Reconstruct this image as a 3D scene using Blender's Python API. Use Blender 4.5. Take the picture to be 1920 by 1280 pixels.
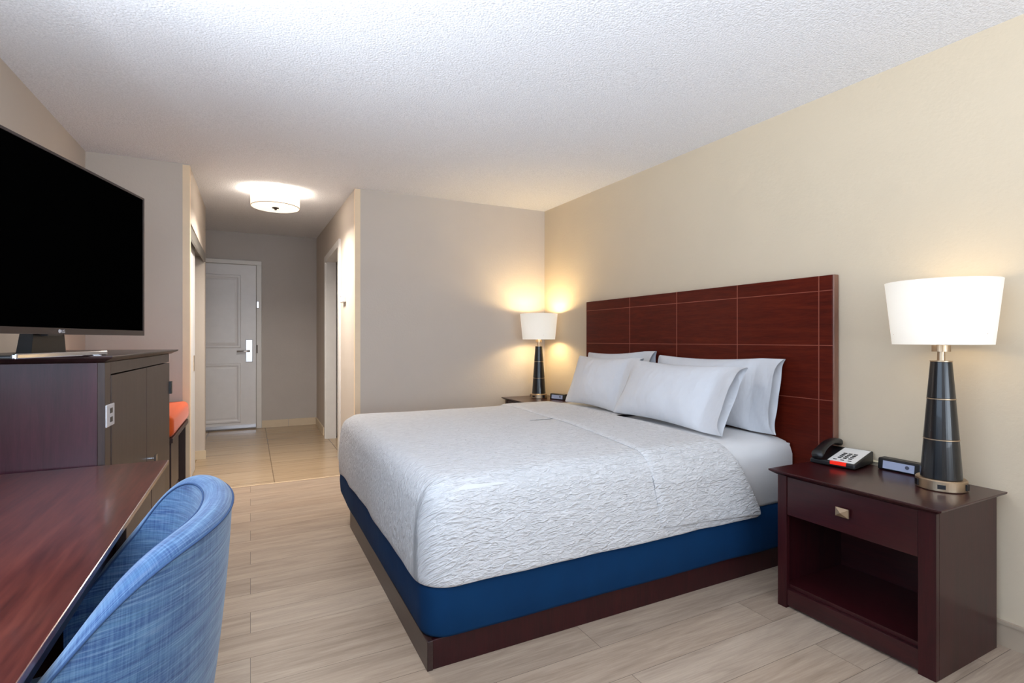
import bpy, bmesh, math, random
from mathutils import Vector, Matrix, noise
PI = math.pi
random.seed(7)
S = bpy.context.scene
C = S.collection
for o in list(bpy.data.objects):
    bpy.data.objects.remove(o)

# ---------------------------------------------------------------- camera, light, exposure
FPX, CZ = 967.0, 1.2
YAW = math.atan((960 - 469.5) / FPX)
FX, FY = math.sin(YAW), math.cos(YAW)
cam = bpy.data.cameras.new('camera')
cam.sensor_width = 36.0
cam.lens = FPX / 1920 * 36
cam.shift_y = -3.0 / 1920
cam.clip_start = 0.05
co = bpy.data.objects.new('camera', cam)
co.location = (0, 0, CZ)
co.rotation_euler = (PI / 2, 0, -YAW)
C.objects.link(co)
S.camera = co
vs = S.view_settings
vs.view_transform = 'Standard'
vs.look = 'None'
vs.gamma = 1
vs.use_curve_mapping = False
vs.exposure = 0.1
w = bpy.data.worlds.new('daylight')
S.world = w
w.use_nodes = True
w.node_tree.nodes['Background'].inputs[0].default_value = (0.62, 0.76, 1.0, 1)
w.node_tree.nodes['Background'].inputs[1].default_value = 1.5

def area_light(name, loc, rot, sx, sy, power, col, spread=180):
    l = bpy.data.lights.new(name, 'AREA')
    l.shape = 'RECTANGLE'
    l.size, l.size_y, l.energy, l.color = sx, sy, power, col
    l.spread = math.radians(spread)
    o = bpy.data.objects.new(name, l)
    o.location = loc
    o.rotation_euler = rot
    C.objects.link(o)
    return o
# daylight arriving through the wide window in the wall behind the camera
area_light('window_daylight', (0.85, -3.14, 1.55), (PI / 2, 0, 0), 3.0, 1.5, 18, (0.68, 0.84, 1.0))
# added fill light aimed up through the same window to brighten the ceiling
area_light('ceiling_fill', (0.85, -3.22, 1.1), (PI / 2 + 0.72, 0, 0), 3.0, 1.2, 85, (0.80, 0.90, 1.0), 110)
# second window, in the left wall over the desk
area_light('side_window_daylight', (-1.16, 0.35, 1.6), (PI / 2 - 0.45, 0, -PI / 2), 2.6, 1.3, 26, (0.60, 0.79, 1.0))
area_light('side_ceiling_fill', (-1.26, 0.35, 1.15), (PI / 2 + 1.2, 0, -PI / 2), 2.6, 1.2, 150, (0.82, 0.91, 1.0), 140)  # added fill aimed upwards at this window, brightens the ceiling on the left

# ---------------------------------------------------------------- materials
def new_mat(name):
    m = bpy.data.materials.new(name)
    m.use_nodes = True
    return m, m.node_tree.nodes, m.node_tree.links, m.node_tree.nodes['Principled BSDF']

def lin(r, g, b):
    f = lambda c: (c / 255 / 12.92) if c / 255 <= 0.04045 else ((c / 255 + 0.055) / 1.055) ** 2.4
    return (f(r), f(g), f(b), 1)

def coords(N, L, scale=(1, 1, 1), rot=(0, 0, 0)):
    tc = N.new('ShaderNodeTexCoord')
    mp = N.new('ShaderNodeMapping')
    mp.inputs['Scale'].default_value = scale
    mp.inputs['Rotation'].default_value = rot
    L.new(tc.outputs['Object'], mp.inputs['Vector'])
    return mp.outputs['Vector']

def noise_tex(N, L, vec, scale, detail=4, rough=0.55, dist=0.0):
    n = N.new('ShaderNodeTexNoise')
    n.inputs['Scale'].default_value = scale
    n.inputs['Detail'].default_value = detail
    n.inputs['Roughness'].default_value = rough
    n.inputs['Distortion'].default_value = dist
    L.new(vec, n.inputs['Vector'])
    return n.outputs['Fac']

def ramp(N, L, fac, stops):
    r = N.new('ShaderNodeValToRGB')
    e = r.color_ramp.elements
    while len(e) < len(stops):
        e.new(0.5)
    for k, (p, c) in enumerate(stops):
        e[k].position = p
        e[k].color = c
    L.new(fac, r.inputs['Fac'])
    return r.outputs['Color']

def mix(N, L, fac, a, b, mode='MIX'):
    m = N.new('ShaderNodeMix')
    m.data_type = 'RGBA'
    m.blend_type = mode
    for s, v in ((0, fac), (6, a), (7, b)):
        if hasattr(v, 'links'):
            L.new(v, m.inputs[s])
        else:
            m.inputs[s].default_value = v
    return m.outputs[2]

def bump(N, L, b, h, strength, dist=0.01):
    n = N.new('ShaderNodeBump')
    n.inputs['Strength'].default_value = strength
    n.inputs['Distance'].default_value = dist
    L.new(h, n.inputs['Height'])
    L.new(n.outputs['Normal'], b.inputs['Normal'])

def plain(name, col, rough=0.5, metal=0.0, coat=0.0, emit=None, es=0.0, bscale=None, bstr=0.1, spec=0.5):
    m, N, L, b = new_mat(name)
    b.inputs['Base Color'].default_value = col
    b.inputs['Roughness'].default_value = rough
    b.inputs['Metallic'].default_value = metal
    b.inputs['Coat Weight'].default_value = coat
    b.inputs['Specular IOR Level'].default_value = spec
    v = coords(N, L)
    f = noise_tex(N, L, v, 9.0, 3)
    L.new(mix(N, L, f, tuple(c * 0.94 for c in col[:3]) + (1,), tuple(min(1, c * 1.06) for c in col[:3]) + (1,)), b.inputs['Base Color'])
    if emit:
        b.inputs['Emission Color'].default_value = emit
        b.inputs['Emission Strength'].default_value = es
    if bscale:
        bump(N, L, b, noise_tex(N, L, v, bscale, 3), bstr)
    return m

def wood(name, dark, mid, light, along='x', rough=0.3, coat=0.3, fine=1.0, spec=0.5):
    m, N, L, b = new_mat(name)
    sc = {'x': (1.2, 16, 16), 'y': (16, 1.2, 16), 'z': (16, 16, 1.2)}[along]
    v = coords(N, L, tuple(s * fine for s in sc))
    f = noise_tex(N, L, v, 1.6, 8, 0.62, 1.2)
    v2 = coords(N, L, tuple(s * fine * 7 for s in sc))
    g = noise_tex(N, L, v2, 2.0, 3, 0.6)
    col = ramp(N, L, f, [(0.28, dark), (0.5, mid), (0.74, light)])
    col = mix(N, L, 0.35, col, ramp(N, L, g, [(0.3, dark), (0.7, light)]), 'MIX')
    L.new(col, b.inputs['Base Color'])
    b.inputs['Roughness'].default_value = rough
    b.inputs['Coat Weight'].default_value = coat
    b.inputs['Coat Roughness'].default_value = 0.12
    b.inputs['Specular IOR Level'].default_value = spec
    bump(N, L, b, g, 0.04, 0.002)
    return m

def paint(name, col, bscale=140, bstr=0.25, bdist=0.002, var=0.04):
    m, N, L, b = new_mat(name)
    b.inputs['Roughness'].default_value = 0.75
    b.inputs['Specular IOR Level'].default_value = 0.25
    v = coords(N, L)
    f = noise_tex(N, L, v, 3.0, 5)
    L.new(mix(N, L, f, tuple(c * (1 - var) for c in col[:3]) + (1,), tuple(c * (1 + var) for c in col[:3]) + (1,)), b.inputs['Base Color'])
    bump(N, L, b, noise_tex(N, L, v, bscale, 4, 0.6), bstr, bdist)
    return m

M = {}
M['wall_cream'] = paint('cream wall paint', lin(206, 190, 166), 60, 0.35, 0.003)
M['wall_taupe'] = paint('taupe wall paint', lin(198, 187, 176), 60, 0.3, 0.003)
M['wall_vinyl'] = paint('grey taupe vinyl wallcovering', lin(190, 183, 177), 35, 0.55, 0.004, 0.07)
M['trim_beige'] = plain('beige corner guard', lin(233, 208, 175), 0.45)
M['white_trim'] = plain('white painted trim', lin(222, 219, 215), 0.4)
M['door_paint'] = plain('pale grey door paint', lin(226, 225, 226), 0.35)
M['base_beige'] = plain('beige vinyl baseboard', lin(172, 155, 136), 0.5)
M['base_tile'] = plain('cream tile baseboard', lin(214, 196, 168), 0.35)

def mat_ceiling():
    m, N, L, b = new_mat('popcorn ceiling')
    b.inputs['Roughness'].default_value = 0.95
    b.inputs['Specular IOR Level'].default_value = 0.1
    v = coords(N, L)
    vo = N.new('ShaderNodeTexVoronoi')
    vo.inputs['Scale'].default_value = 105
    vo.inputs['Randomness'].default_value = 1.0
    L.new(v, vo.inputs['Vector'])
    n = noise_tex(N, L, v, 150, 5, 0.7)
    mm = N.new('ShaderNodeMath'); mm.operation = 'SUBTRACT'
    L.new(n, mm.inputs[0]); L.new(vo.outputs['Distance'], mm.inputs[1])
    L.new(ramp(N, L, n, [(0.25, lin(208, 208, 212)), (0.6, lin(240, 240, 244))]), b.inputs['Base Color'])
    bump(N, L, b, mm.outputs[0], 0.5, 0.006)
    return m
M['ceiling'] = mat_ceiling()

def mat_planks():
    m, N, L, b = new_mat('weathered oak vinyl planks')
    v = coords(N, L)
    br = N.new('ShaderNodeTexBrick')
    br.offset = 0.37
    br.offset_frequency = 2
    br.inputs['Scale'].default_value = 1.0
    br.inputs['Brick Width'].default_value = 1.22
    br.inputs['Row Height'].default_value = 0.182
    br.inputs['Mortar Size'].default_value = 0.0012
    br.inputs['Mortar Smooth'].default_value = 0.2
    br.inputs['Bias'].default_value = 0.0
    br.inputs['Color1'].default_value = (0, 0, 0, 1)
    br.inputs['Color2'].default_value = (1, 1, 1, 1)
    br.inputs['Mortar'].default_value = (0.5, 0.5, 0.5, 1)
    L.new(v, br.inputs['Vector'])
    # shift the grain from plank to plank
    add = N.new('ShaderNodeVectorMath'); add.operation = 'MULTIPLY_ADD'
    add.inputs[1].default_value = (9.7, 13.3, 5.1)
    L.new(br.outputs['Color'], add.inputs[0]); L.new(v, add.inputs[2])
    mp = N.new('ShaderNodeMapping'); mp.inputs['Scale'].default_value = (1.1, 11, 1)
    L.new(add.outputs[0], mp.inputs['Vector'])
    g = noise_tex(N, L, mp.outputs['Vector'], 1.5, 7, 0.6, 0.9)
    mp2 = N.new('ShaderNodeMapping'); mp2.inputs['Scale'].default_value = (5, 110, 1)
    L.new(add.outputs[0], mp2.inputs['Vector'])
    f = noise_tex(N, L, mp2.outputs['Vector'], 1.5, 4, 0.6)
    base = ramp(N, L, br.outputs['Color'], [(0.0, lin(150, 128, 110)), (0.35, lin(176, 153, 132)), (0.7, lin(163, 147, 133)), (1.0, lin(193, 172, 152))])
    col = mix(N, L, 0.6, base, ramp(N, L, g, [(0.25, lin(106, 86, 70)), (0.48, lin(163, 141, 121)), (0.75, lin(196, 176, 155))]))
    col = mix(N, L, 0.22, col, ramp(N, L, f, [(0.3, lin(120, 102, 88)), (0.65, lin(196, 178, 158))]))
    col = mix(N, L, br.outputs['Fac'], col, lin(104, 88, 76))
    L.new(col, b.inputs['Base Color'])
    b.inputs['Roughness'].default_value = 0.42
    b.inputs['Specular IOR Level'].default_value = 0.4
    bump(N, L, b, f, 0.05, 0.002)
    return m
M['planks'] = mat_planks()

def mat_tile():
    m, N, L, b = new_mat('beige porcelain floor tile')
    v = coords(N, L)
    sp = N.new('ShaderNodeSeparateXYZ'); L.new(v, sp.inputs[0])
    ad = N.new('ShaderNodeMath'); ad.operation = 'ADD'; ad.inputs[1].default_value = -0.181 + 0.664 * 4
    L.new(sp.outputs['X'], ad.inputs[0])
    cm = N.new('ShaderNodeCombineXYZ'); L.new(sp.outputs['Y'], cm.inputs['X']); L.new(ad.outputs[0], cm.inputs['Y'])
    br = N.new('ShaderNodeTexBrick')
    br.offset = 0.4
    br.inputs['Scale'].default_value = 1.0
    br.inputs['Brick Width'].default_value = 0.44
    br.inputs['Row Height'].default_value = 0.664
    br.inputs['Mortar Size'].default_value = 0.0045
    br.inputs['Color1'].default_value = lin(166, 142, 113)
    br.inputs['Color2'].default_value = lin(176, 153, 124)
    br.inputs['Mortar'].default_value = lin(104, 84, 62)
    L.new(cm.outputs[0], br.inputs['Vector'])
    v2 = coords(N, L, (1.0, 12, 1))
    g = noise_tex(N, L, v2, 2.0, 4)
    L.new(mix(N, L, 0.3, br.outputs['Color'], ramp(N, L, g, [(0.35, lin(142, 118, 92)), (0.6, lin(178, 156, 128))])), b.inputs['Base Color'])
    b.inputs['Roughness'].default_value = 0.25
    return m
M['tile'] = mat_tile()

CH = (lin(30, 8, 12), lin(48, 14, 18), lin(62, 20, 22))
M['cherry'] = wood('dark cherry veneer', *CH, along='z', rough=0.34, coat=0.1, spec=0.3)
M['cherry_y'] = wood('dark cherry veneer across', *CH, along='y', rough=0.3, coat=0.2, spec=0.4)
M['headboard'] = wood('red cherry headboard veneer', lin(56, 12, 6), lin(80, 20, 10), lin(98, 32, 15), along='y', rough=0.42, fine=0.8, coat=0.02, spec=0.12)
M['cherry_end_reflection'] = wood('dark cherry end panel with painted reflection', lin(42, 14, 24), lin(60, 23, 36), lin(73, 31, 44), along='z', rough=0.36, coat=0.22, spec=0.5)  # purple cast in the colour stands in for a bluish reflection
M['espresso'] = wood('espresso stained wood', lin(40, 26, 24), lin(58, 42, 38), lin(70, 53, 47), along='z', rough=0.4, coat=0.1)
M['espresso_y'] = wood('espresso stained wood across', lin(34, 18, 18), lin(50, 30, 28), lin(62, 42, 36), along='y', rough=0.38, coat=0.1)
M['desk'] = wood('grained cherry laminate', lin(46, 16, 16), lin(82, 34, 29), lin(118, 60, 48), along='y', rough=0.3, coat=0.8, fine=0.55)
M['inlay'] = plain('copper inlay line', lin(150, 84, 66), 0.4, 0.3)
M['hb_edge'] = wood('headboard edge band', lin(96, 58, 46), lin(126, 84, 66), lin(140, 98, 78), along='z', rough=0.35)

def fabric(name, col, col2, scale=160, bstr=0.3, rough=0.9, sheen=0.2, weave=(1, 1, 1), bd=0.003):
    m, N, L, b = new_mat(name)
    v = coords(N, L, weave)
    f = noise_tex(N, L, v, scale, 3, 0.6)
    L.new(mix(N, L, f, col, col2), b.inputs['Base Color'])
    b.inputs['Roughness'].default_value = rough
    b.inputs['Sheen Weight'].default_value = sheen
    b.inputs['Specular IOR Level'].default_value = 0.2
    bump(N, L, b, f, bstr, bd)
    return m
M['skirt'] = fabric('navy blue box spring fabric', lin(0, 40, 78), lin(2, 54, 96), 5, 0.4, 0.85, 0.0, (1, 1, 0.5), 0.012)
M['pillowcase'] = fabric('white cotton pillowcase', lin(205, 206, 210), lin(211, 212, 216), 9, 0.55, 0.9, 0.1, (1, 1, 0.6), 0.02)
M['sheet'] = fabric('white cotton sheet', lin(208, 208, 210), lin(214, 214, 216), 4, 0.4, 0.9, 0.1, (1, 1, 1), 0.012)
M['orange'] = fabric('orange upholstery', lin(200, 76, 22), lin(218, 94, 34), 220, 0.2)

def mat_coverlet():
    m, N, L, b = new_mat('white matelasse coverlet')
    tc = N.new('ShaderNodeTexCoord')
    mp = N.new('ShaderNodeMapping'); mp.inputs['Scale'].default_value = (24, 58, 1)
    L.new(tc.outputs['UV'], mp.inputs['Vector'])
    f = noise_tex(N, L, mp.outputs['Vector'], 1.0, 2, 0.5, 1.2)
    mp2 = N.new('ShaderNodeMapping'); mp2.inputs['Scale'].default_value = (60, 190, 1)
    L.new(tc.outputs['UV'], mp2.inputs['Vector'])
    g = noise_tex(N, L, mp2.outputs['Vector'], 1.0, 2)
    mm = N.new('ShaderNodeMath'); mm.operation = 'MULTIPLY_ADD'
    mm.inputs[1].default_value = 0.25
    L.new(g, mm.inputs[0]); L.new(f, mm.inputs[2])
    L.new(ramp(N, L, f, [(0.3, lin(200, 199, 200)), (0.7, lin(214, 213, 214))]), b.inputs['Base Color'])  # tone follows the relief, imitating its shading in the colour
    b.inputs['Roughness'].default_value = 0.9
    b.inputs['Specular IOR Level'].default_value = 0.2
    bump(N, L, b, mm.outputs[0], 0.9, 0.014)
    return m
M['coverlet'] = mat_coverlet()

def mat_tweed():
    m, N, L, b = new_mat('blue tweed upholstery')
    tc = N.new('ShaderNodeTexCoord')
    def nz(sc, s, d=3):
        mp = N.new('ShaderNodeMapping'); mp.inputs['Scale'].default_value = sc
        L.new(tc.outputs['UV'], mp.inputs['Vector'])
        return noise_tex(N, L, mp.outputs['Vector'], s, d, 0.65)
    a = nz((7, 270, 1), 1.0)
    c = nz((210, 10, 1), 1.0)
    d = nz((3.5, 48, 1), 1.0)
    col = ramp(N, L, a, [(0.36, lin(26, 50, 92)), (0.5, lin(60, 94, 138)), (0.64, lin(128, 152, 178))])
    col2 = ramp(N, L, c, [(0.36, lin(42, 68, 110)), (0.64, lin(116, 144, 172))])
    col = mix(N, L, 0.42, col, col2)
    col = mix(N, L, 0.38, col, ramp(N, L, d, [(0.36, lin(38, 62, 112)), (0.62, lin(92, 130, 160))]))
    L.new(col, b.inputs['Base Color'])
    b.inputs['Roughness'].default_value = 0.95
    b.inputs['Specular IOR Level'].default_value = 0.15
    b.inputs['Sheen Weight'].default_value = 0.25
    bump(N, L, b, a, 0.25, 0.002)
    return m
M['tweed'] = mat_tweed()
M['seam'] = plain('dark blue seam', lin(48, 74, 112), 0.9)
M['black'] = plain('black plastic', lin(20, 19, 21), 0.35)
M['black_satin'] = plain('black satin lamp body', lin(12, 12, 15), 0.3, 0.0, 0.3)
M['screen'] = plain('black glass screen', lin(2, 2, 2), 0.6, spec=0.0)
M['bezel'] = plain('dark bronze bezel', lin(62, 54, 54), 0.35, 0.5)
M['chrome'] = plain('polished chrome', lin(205, 208, 214), 0.08, 1.0)
M['nickel'] = plain('brushed nickel', lin(186, 164, 138), 0.36, 1.0)
M['steel'] = plain('satin steel', lin(208, 208, 212), 0.3, 0.9)
M['white_plastic'] = plain('white plastic', lin(228, 228, 230), 0.35)
M['silver_plastic'] = plain('silver plastic', lin(205, 205, 212), 0.3, 0.2)
M['paper'] = plain('white paper', lin(236, 236, 240), 0.7)
M['grey_track'] = plain('grey metal track', lin(140, 136, 130), 0.4, 0.6)
M['recess_shade'] = plain('painted recess shade', lin(24, 16, 16), 0.9)  # near-black colour stands in for the shade under the bench seat
M['face'] = plain('white phone faceplate', lin(226, 226, 226), 0.4)
M['red_lens'] = plain('red message lens', lin(226, 40, 24), 0.25, emit=lin(230, 40, 20), es=0.35)
M['display'] = plain('pale clock display', lin(150, 158, 182), 0.25, emit=lin(150, 160, 190), es=0.15)
M['clear_bit'] = plain('grey symbol', lin(80, 84, 100), 0.4)
M['cord'] = plain('beige phone cord', lin(206, 192, 160), 0.5)
M['shade'] = plain('lit ivory lampshade', lin(206, 200, 190), 0.8, emit=lin(255, 246, 232), es=0.42)
M['drum'] = plain('lit white drum shade', lin(240, 236, 228), 0.8, emit=lin(255, 245, 226), es=0.7)
M['finial'] = plain('dark finial', lin(70, 62, 56), 0.4, 0.8)

# ---------------------------------------------------------------- mesh helpers
def link_mesh(name, bm, mat, parent=None, smooth=False, mods=()):
    me = bpy.data.meshes.new(name)
    bmesh.ops.recalc_face_normals(bm, faces=bm.faces)
    bm.to_mesh(me)
    bm.free()
    if smooth:
        for p in me.polygons:
            p.use_smooth = True
    me.materials.append(mat)
    o = bpy.data.objects.new(name, me)
    C.objects.link(o)
    if parent is not None:
        o.parent = parent
    for kind, kw in mods:
        md = o.modifiers.new(kind.lower(), kind)
        for k, v in kw.items():
            setattr(md, k, v)
    return o

class Thing:
    """An Empty at the thing's base; parts are given in world coordinates (or local with local=True)."""
    def __init__(s, name, loc, label=None, cat=None, group=None, rz=0.0, kind=None, local=False):
        e = bpy.data.objects.new(name, None)
        e.empty_display_size = 0.1
        e.location = loc
        e.rotation_euler = (0, 0, rz)
        C.objects.link(e)
        if label: e['label'] = label
        if cat: e['category'] = cat
        if group: e['group'] = group
        if kind: e['kind'] = kind
        s.e, s.o, s.local = e, Vector(loc), local
    def part(s, name, bm, mat, parent=None, smooth=False, label=None, mods=(), bevel=0.0, seg=2):
        if not s.local:
            bmesh.ops.translate(bm, verts=bm.verts, vec=-s.o)
        ms = list(mods)
        if bevel:
            ms.append(('BEVEL', dict(width=bevel, segments=seg, limit_method='ANGLE', angle_limit=0.6)))
        o = link_mesh(name, bm, mat, parent or s.e, smooth, ms)
        if label: o['label'] = label
        return o

def tag(o, label=None, cat=None, group=None, kind=None):
    if label: o['label'] = label
    if cat: o['category'] = cat
    if group: o['group'] = group
    if kind: o['kind'] = kind
    return o

def bx(x0, x1, y0, y1, z0, z1, bm=None):
    bm = bm or bmesh.new()
    r = bmesh.ops.create_cube(bm, size=1)
    for v in r['verts']:
        v.co = Vector(((x0 + x1) / 2 + v.co.x * (x1 - x0), (y0 + y1) / 2 + v.co.y * (y1 - y0), (z0 + z1) / 2 + v.co.z * (z1 - z0)))
    return bm

def lathe(prof, c, n=48, bm=None, cap=True):
    bm = bm or bmesh.new()
    rings = []
    for r, z in prof:
        rings.append([bm.verts.new((c[0] + r * math.cos(2 * PI * k / n), c[1] + r * math.sin(2 * PI * k / n), z)) for k in range(n)])
    for a, b in zip(rings, rings[1:]):
        for k in range(n):
            bm.faces.new((a[k], a[(k + 1) % n], b[(k + 1) % n], b[k]))
    if cap:
        for q in (rings[0], rings[-1]):
            bm.faces.new(q)
    return bm

def tube(path, r, n=8, bm=None):
    bm = bm or bmesh.new()
    pts = [Vector(p) for p in path]
    rings = []
    for i, p in enumerate(pts):
        t = (pts[min(i + 1, len(pts) - 1)] - pts[max(i - 1, 0)]).normalized()
        up = Vector((0, 0, 1)) if abs(t.z) < 0.95 else Vector((1, 0, 0))
        a = t.cross(up).normalized()
        b = t.cross(a)
        rings.append([bm.verts.new(p + (a * math.cos(2 * PI * k / n) + b * math.sin(2 * PI * k / n)) * r) for k in range(n)])
    for a, b in zip(rings, rings[1:]):
        for k in range(n):
            bm.faces.new((a[k], a[(k + 1) % n], b[(k + 1) % n], b[k]))
    bm.faces.new(rings[0]); bm.faces.new(rings[-1])
    return bm

def grid(P, bm=None, close=False, uv=None):
    """P: rows of points -> quad surface."""
    bm = bm or bmesh.new()
    V = [[bm.verts.new(p) for p in row] for row in P]
    lay = bm.loops.layers.uv.verify() if uv else None
    n = len(V[0])
    for i in range(len(V) - 1):
        for j in range(n if close else n - 1):
            k = (j + 1) % n
            f = bm.faces.new((V[i][j], V[i][k], V[i + 1][k], V[i + 1][j]))
            if uv:
                for lp, (a, b) in zip(f.loops, ((i, j), (i, j + 1), (i + 1, j + 1), (i + 1, j))):
                    lp[lay].uv = uv(a, b)
    return bm

def prism(poly, z0, z1, bm=None):
    bm = bm or bmesh.new()
    a = [bm.verts.new((x, y, z0 if not callable(z0) else z0(x, y))) for x, y in poly]
    b = [bm.verts.new((x, y, z1 if not callable(z1) else z1(x, y))) for x, y in poly]
    n = len(poly)
    for k in range(n):
        bm.faces.new((a[k], a[(k + 1) % n], b[(k + 1) % n], b[k]))
    bm.faces.new(a); bm.faces.new(b)
    return bm

def struct(name, bm, mat, **kw):
    return tag(link_mesh(name, bm, mat, **kw), kind='structure')

# ---------------------------------------------------------------- room shell
XR, XL = 2.644, -0.992
YB, YW, YH = -3.0, 4.487, 7.83          # back wall, bedroom end wall, hall end wall
YC = 4.40                               # closet wall
def zc(x, y):
    z = 2.4234 + 0.01344 * (x * FX + y * FY)
    return z + max(0.0, y - YW) * 0.0374
def hx(y):                              # face of the bathroom wall along the hall
    return 0.79 + (y - YW) * 0.01556
struct('floor', bx(XL - 0.1, XR + 0.1, YB - 0.1, 4.752, -0.08, 0), M['planks'])
struct('floor_tile', bx(XL - 0.1, XR + 0.1, 4.752, YH + 0.1, -0.08, 0), M['tile'])
bmc = bmesh.new()
V = lambda x, y, d=0: bmc.verts.new((x, y, zc(x, y) + d))
x0, x1 = XL - 0.15, XR + 0.15
lo = [V(x0, YB - 0.15), V(x1, YB - 0.15), V(x1, YW), V(x1, YH + 0.15), V(x0, YH + 0.15), V(x0, YW)]
hi = [V(x0, YB - 0.15, .1), V(x1, YB - 0.15, .1), V(x1, YW, .1), V(x1, YH + 0.15, .1), V(x0, YH + 0.15, .1), V(x0, YW, .1)]
for q in (lo, hi):
    bmc.faces.new((q[0], q[1], q[2], q[5])); bmc.faces.new((q[5], q[2], q[3], q[4]))
for a, b in ((0, 1), (1, 2), (2, 3), (3, 4), (4, 5), (5, 0)):
    bmc.faces.new((lo[a], lo[b], hi[b], hi[a]))
struct('ceiling', bmc, M['ceiling'])
T = 0.02
zt = lambda x, y: zc(x, y) + T
struct('wall_right', prism([(XR, YB - .1), (XR + .1, YB - .1), (XR + .1, YW), (XR, YW)], 0, zt), M['wall_cream'])
bl = prism([(XL - .1, 1.7), (XL, 1.7), (XL, YC), (XL - .1, YC)], 0, zt)
bx(XL - .1, XL, YB - .1, -1.0, 0, 2.43, bl); bx(XL - .1, XL, -1.0, 1.7, 0, 0.95, bl); bx(XL - .1, XL, -1.0, 1.7, 2.28, 2.43, bl)
struct('wall_left', bl, M['wall_taupe'])
bw = bx(XL - .08, XL - .02, -1.0, 1.7, 0.95, 1.0); bx(XL - .08, XL - .02, -1.0, 1.7, 2.23, 2.28, bw)
for a in (-1.0, 0.325, 1.65):
    bx(XL - .08, XL - .02, a, a + .05, 1.0, 2.23, bw)
struct('window_2', bw, M['white_trim'])
# bedroom end wall with the bathroom behind it: front face and the hall face (with a doorway)
struct('wall_bathroom', prism([(hx(YW), YW), (XR + .1, YW), (XR + .1, YW + .11), (hx(YW + .11), YW + .11)], 0, zt), M['wall_taupe'])
DY0, DY1, DZ = 5.46, 6.61, 2.16         # bathroom doorway
bmw = prism([(hx(YW + .11), YW + .11), (hx(YW + .11) + .11, YW + .11), (hx(DY0) + .11, DY0), (hx(DY0), DY0)], 0, zt)
prism([(hx(DY1), DY1), (hx(DY1) + .11, DY1), (hx(YH) + .11, YH), (hx(YH), YH)], 0, zt, bmw)
prism([(hx(DY0), DY0), (hx(DY0) + .11, DY0), (hx(DY1) + .11, DY1), (hx(DY1), DY1)], DZ, zt, bmw)
struct('wall_hall_right', bmw, M['wall_taupe'])
struct('wall_hall_end', prism([(XL - .1, YH), (XR + .1, YH), (XR + .1, YH + .1), (XL - .1, YH + .1)], 0, zt), M['wall_vinyl'])
# closet: front wall facing the bedroom, header over the sliding door, far jamb
XC = -0.395
struct('wall_closet', prism([(XL - .1, YC), (XC, YC), (XC, YC + .1), (XL - .1, YC + .1)], 0, zt), M['wall_taupe'])
CZ0 = 2.02
struct('wall_closet_header', prism([(XC - .1, YC + .1), (XC, YC + .1), (-0.41, 6.05), (-0.51, 6.05)], 2.07, zt), M['wall_taupe'])
struct('wall_closet_end', prism([(XL - .1, 6.05), (-0.412, 6.05), (-0.412, 6.17), (XL - .1, 6.17)], 0, zt), M['wall_taupe'])
struct('wall_hall_left', prism([(XL - .1, YC + .1), (XL, YC + .1), (XL, YH), (XL - .1, YH)], 0, zt), M['wall_taupe'])
struct('wall_bathroom_inside', prism([(1.9, YW + .11), (2.0, YW + .11), (2.0, YH), (1.9, YH)], 0, zt), M['wall_taupe'])
# wall behind the camera with its wide window
bmb = bx(XL - .1, XR + .1, YB - .1, YB, 0, 0.78)
bx(XL - .1, -0.66, YB - .1, YB, 0.78, 2.3, bmb)
bx(2.36, XR + .1, YB - .1, YB, 0.78, 2.3, bmb)
bx(XL - .1, XR + .1, YB - .1, YB, 2.3, 2.5, bmb)
struct('wall_back', bmb, M['wall_taupe'])
bmf = bx(-0.66, 2.36, YB - .08, YB - .02, 0.78, 0.83)
bx(-0.66, 2.36, YB - .08, YB - .02, 2.25, 2.3, bmf)
for a in (-0.66, 0.82, 2.31):
    bx(a, a + .05, YB - .08, YB - .02, 0.83, 2.25, bmf)
struct('window_1', bmf, M['white_trim'])
# baseboards
bb = bx(XR - .012, XR, YB, YW, 0, 0.085); bx(XR - .016, XR, YB, YW, 0.085, 0.098, bb)
struct('baseboard_right', bb, M['base_beige'])
struct('baseboard_left', bx(XL, XL + .012, YB, YC, 0, 0.098), M['base_beige'])
struct('baseboard_bathroom', bx(hx(YW) + .03, XR - .016, YW - .012, YW, 0, 0.098), M['base_beige'])
bh = bx(0.14, 0.47, YH - .012, YH, 0, 0.098); bx(0.474, hx(YH) - .002, YH - .012, YH, 0, 0.098, bh)
struct('baseboard_hall_end', bh, M['base_tile'])
struct('baseboard_hall_right', prism([(hx(6.86) - .012, 6.86), (hx(6.86), 6.86), (hx(YH - .012), YH - .012), (hx(YH - .012) - .012, YH - .012)], 0, 0.098), M['base_tile'])
struct('baseboard_closet_end', bx(-0.62, -0.40, 6.038, 6.05, 0, 0.085), M['base_tile'])
# trims: beige corner guards and the metal edge of the tile
g = bx(XC - .042, XC + .003, YC - .003, YC, 0, 2.466); bx(XC, XC + .003, YC, YC + .05, 0, 2.466, g)
struct('trim_1', g, M['trim_beige'])
g = bx(hx(YW) - .003, hx(YW) + .042, YW - .003, YW, 0, 2.478); bx(hx(YW) - .003, hx(YW), YW, YW + .042, 0, 2.478, g)
struct('trim_2', g, M['trim_beige'])
struct('trim_3', bx(XC, hx(YW), 4.744, 4.757, -0.002, 0.004), M['trim_beige'])
struct('trim_4', bx(XL, XL + .014, 3.61, 3.69, 1.10, 1.40), M['trim_beige'])

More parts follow.
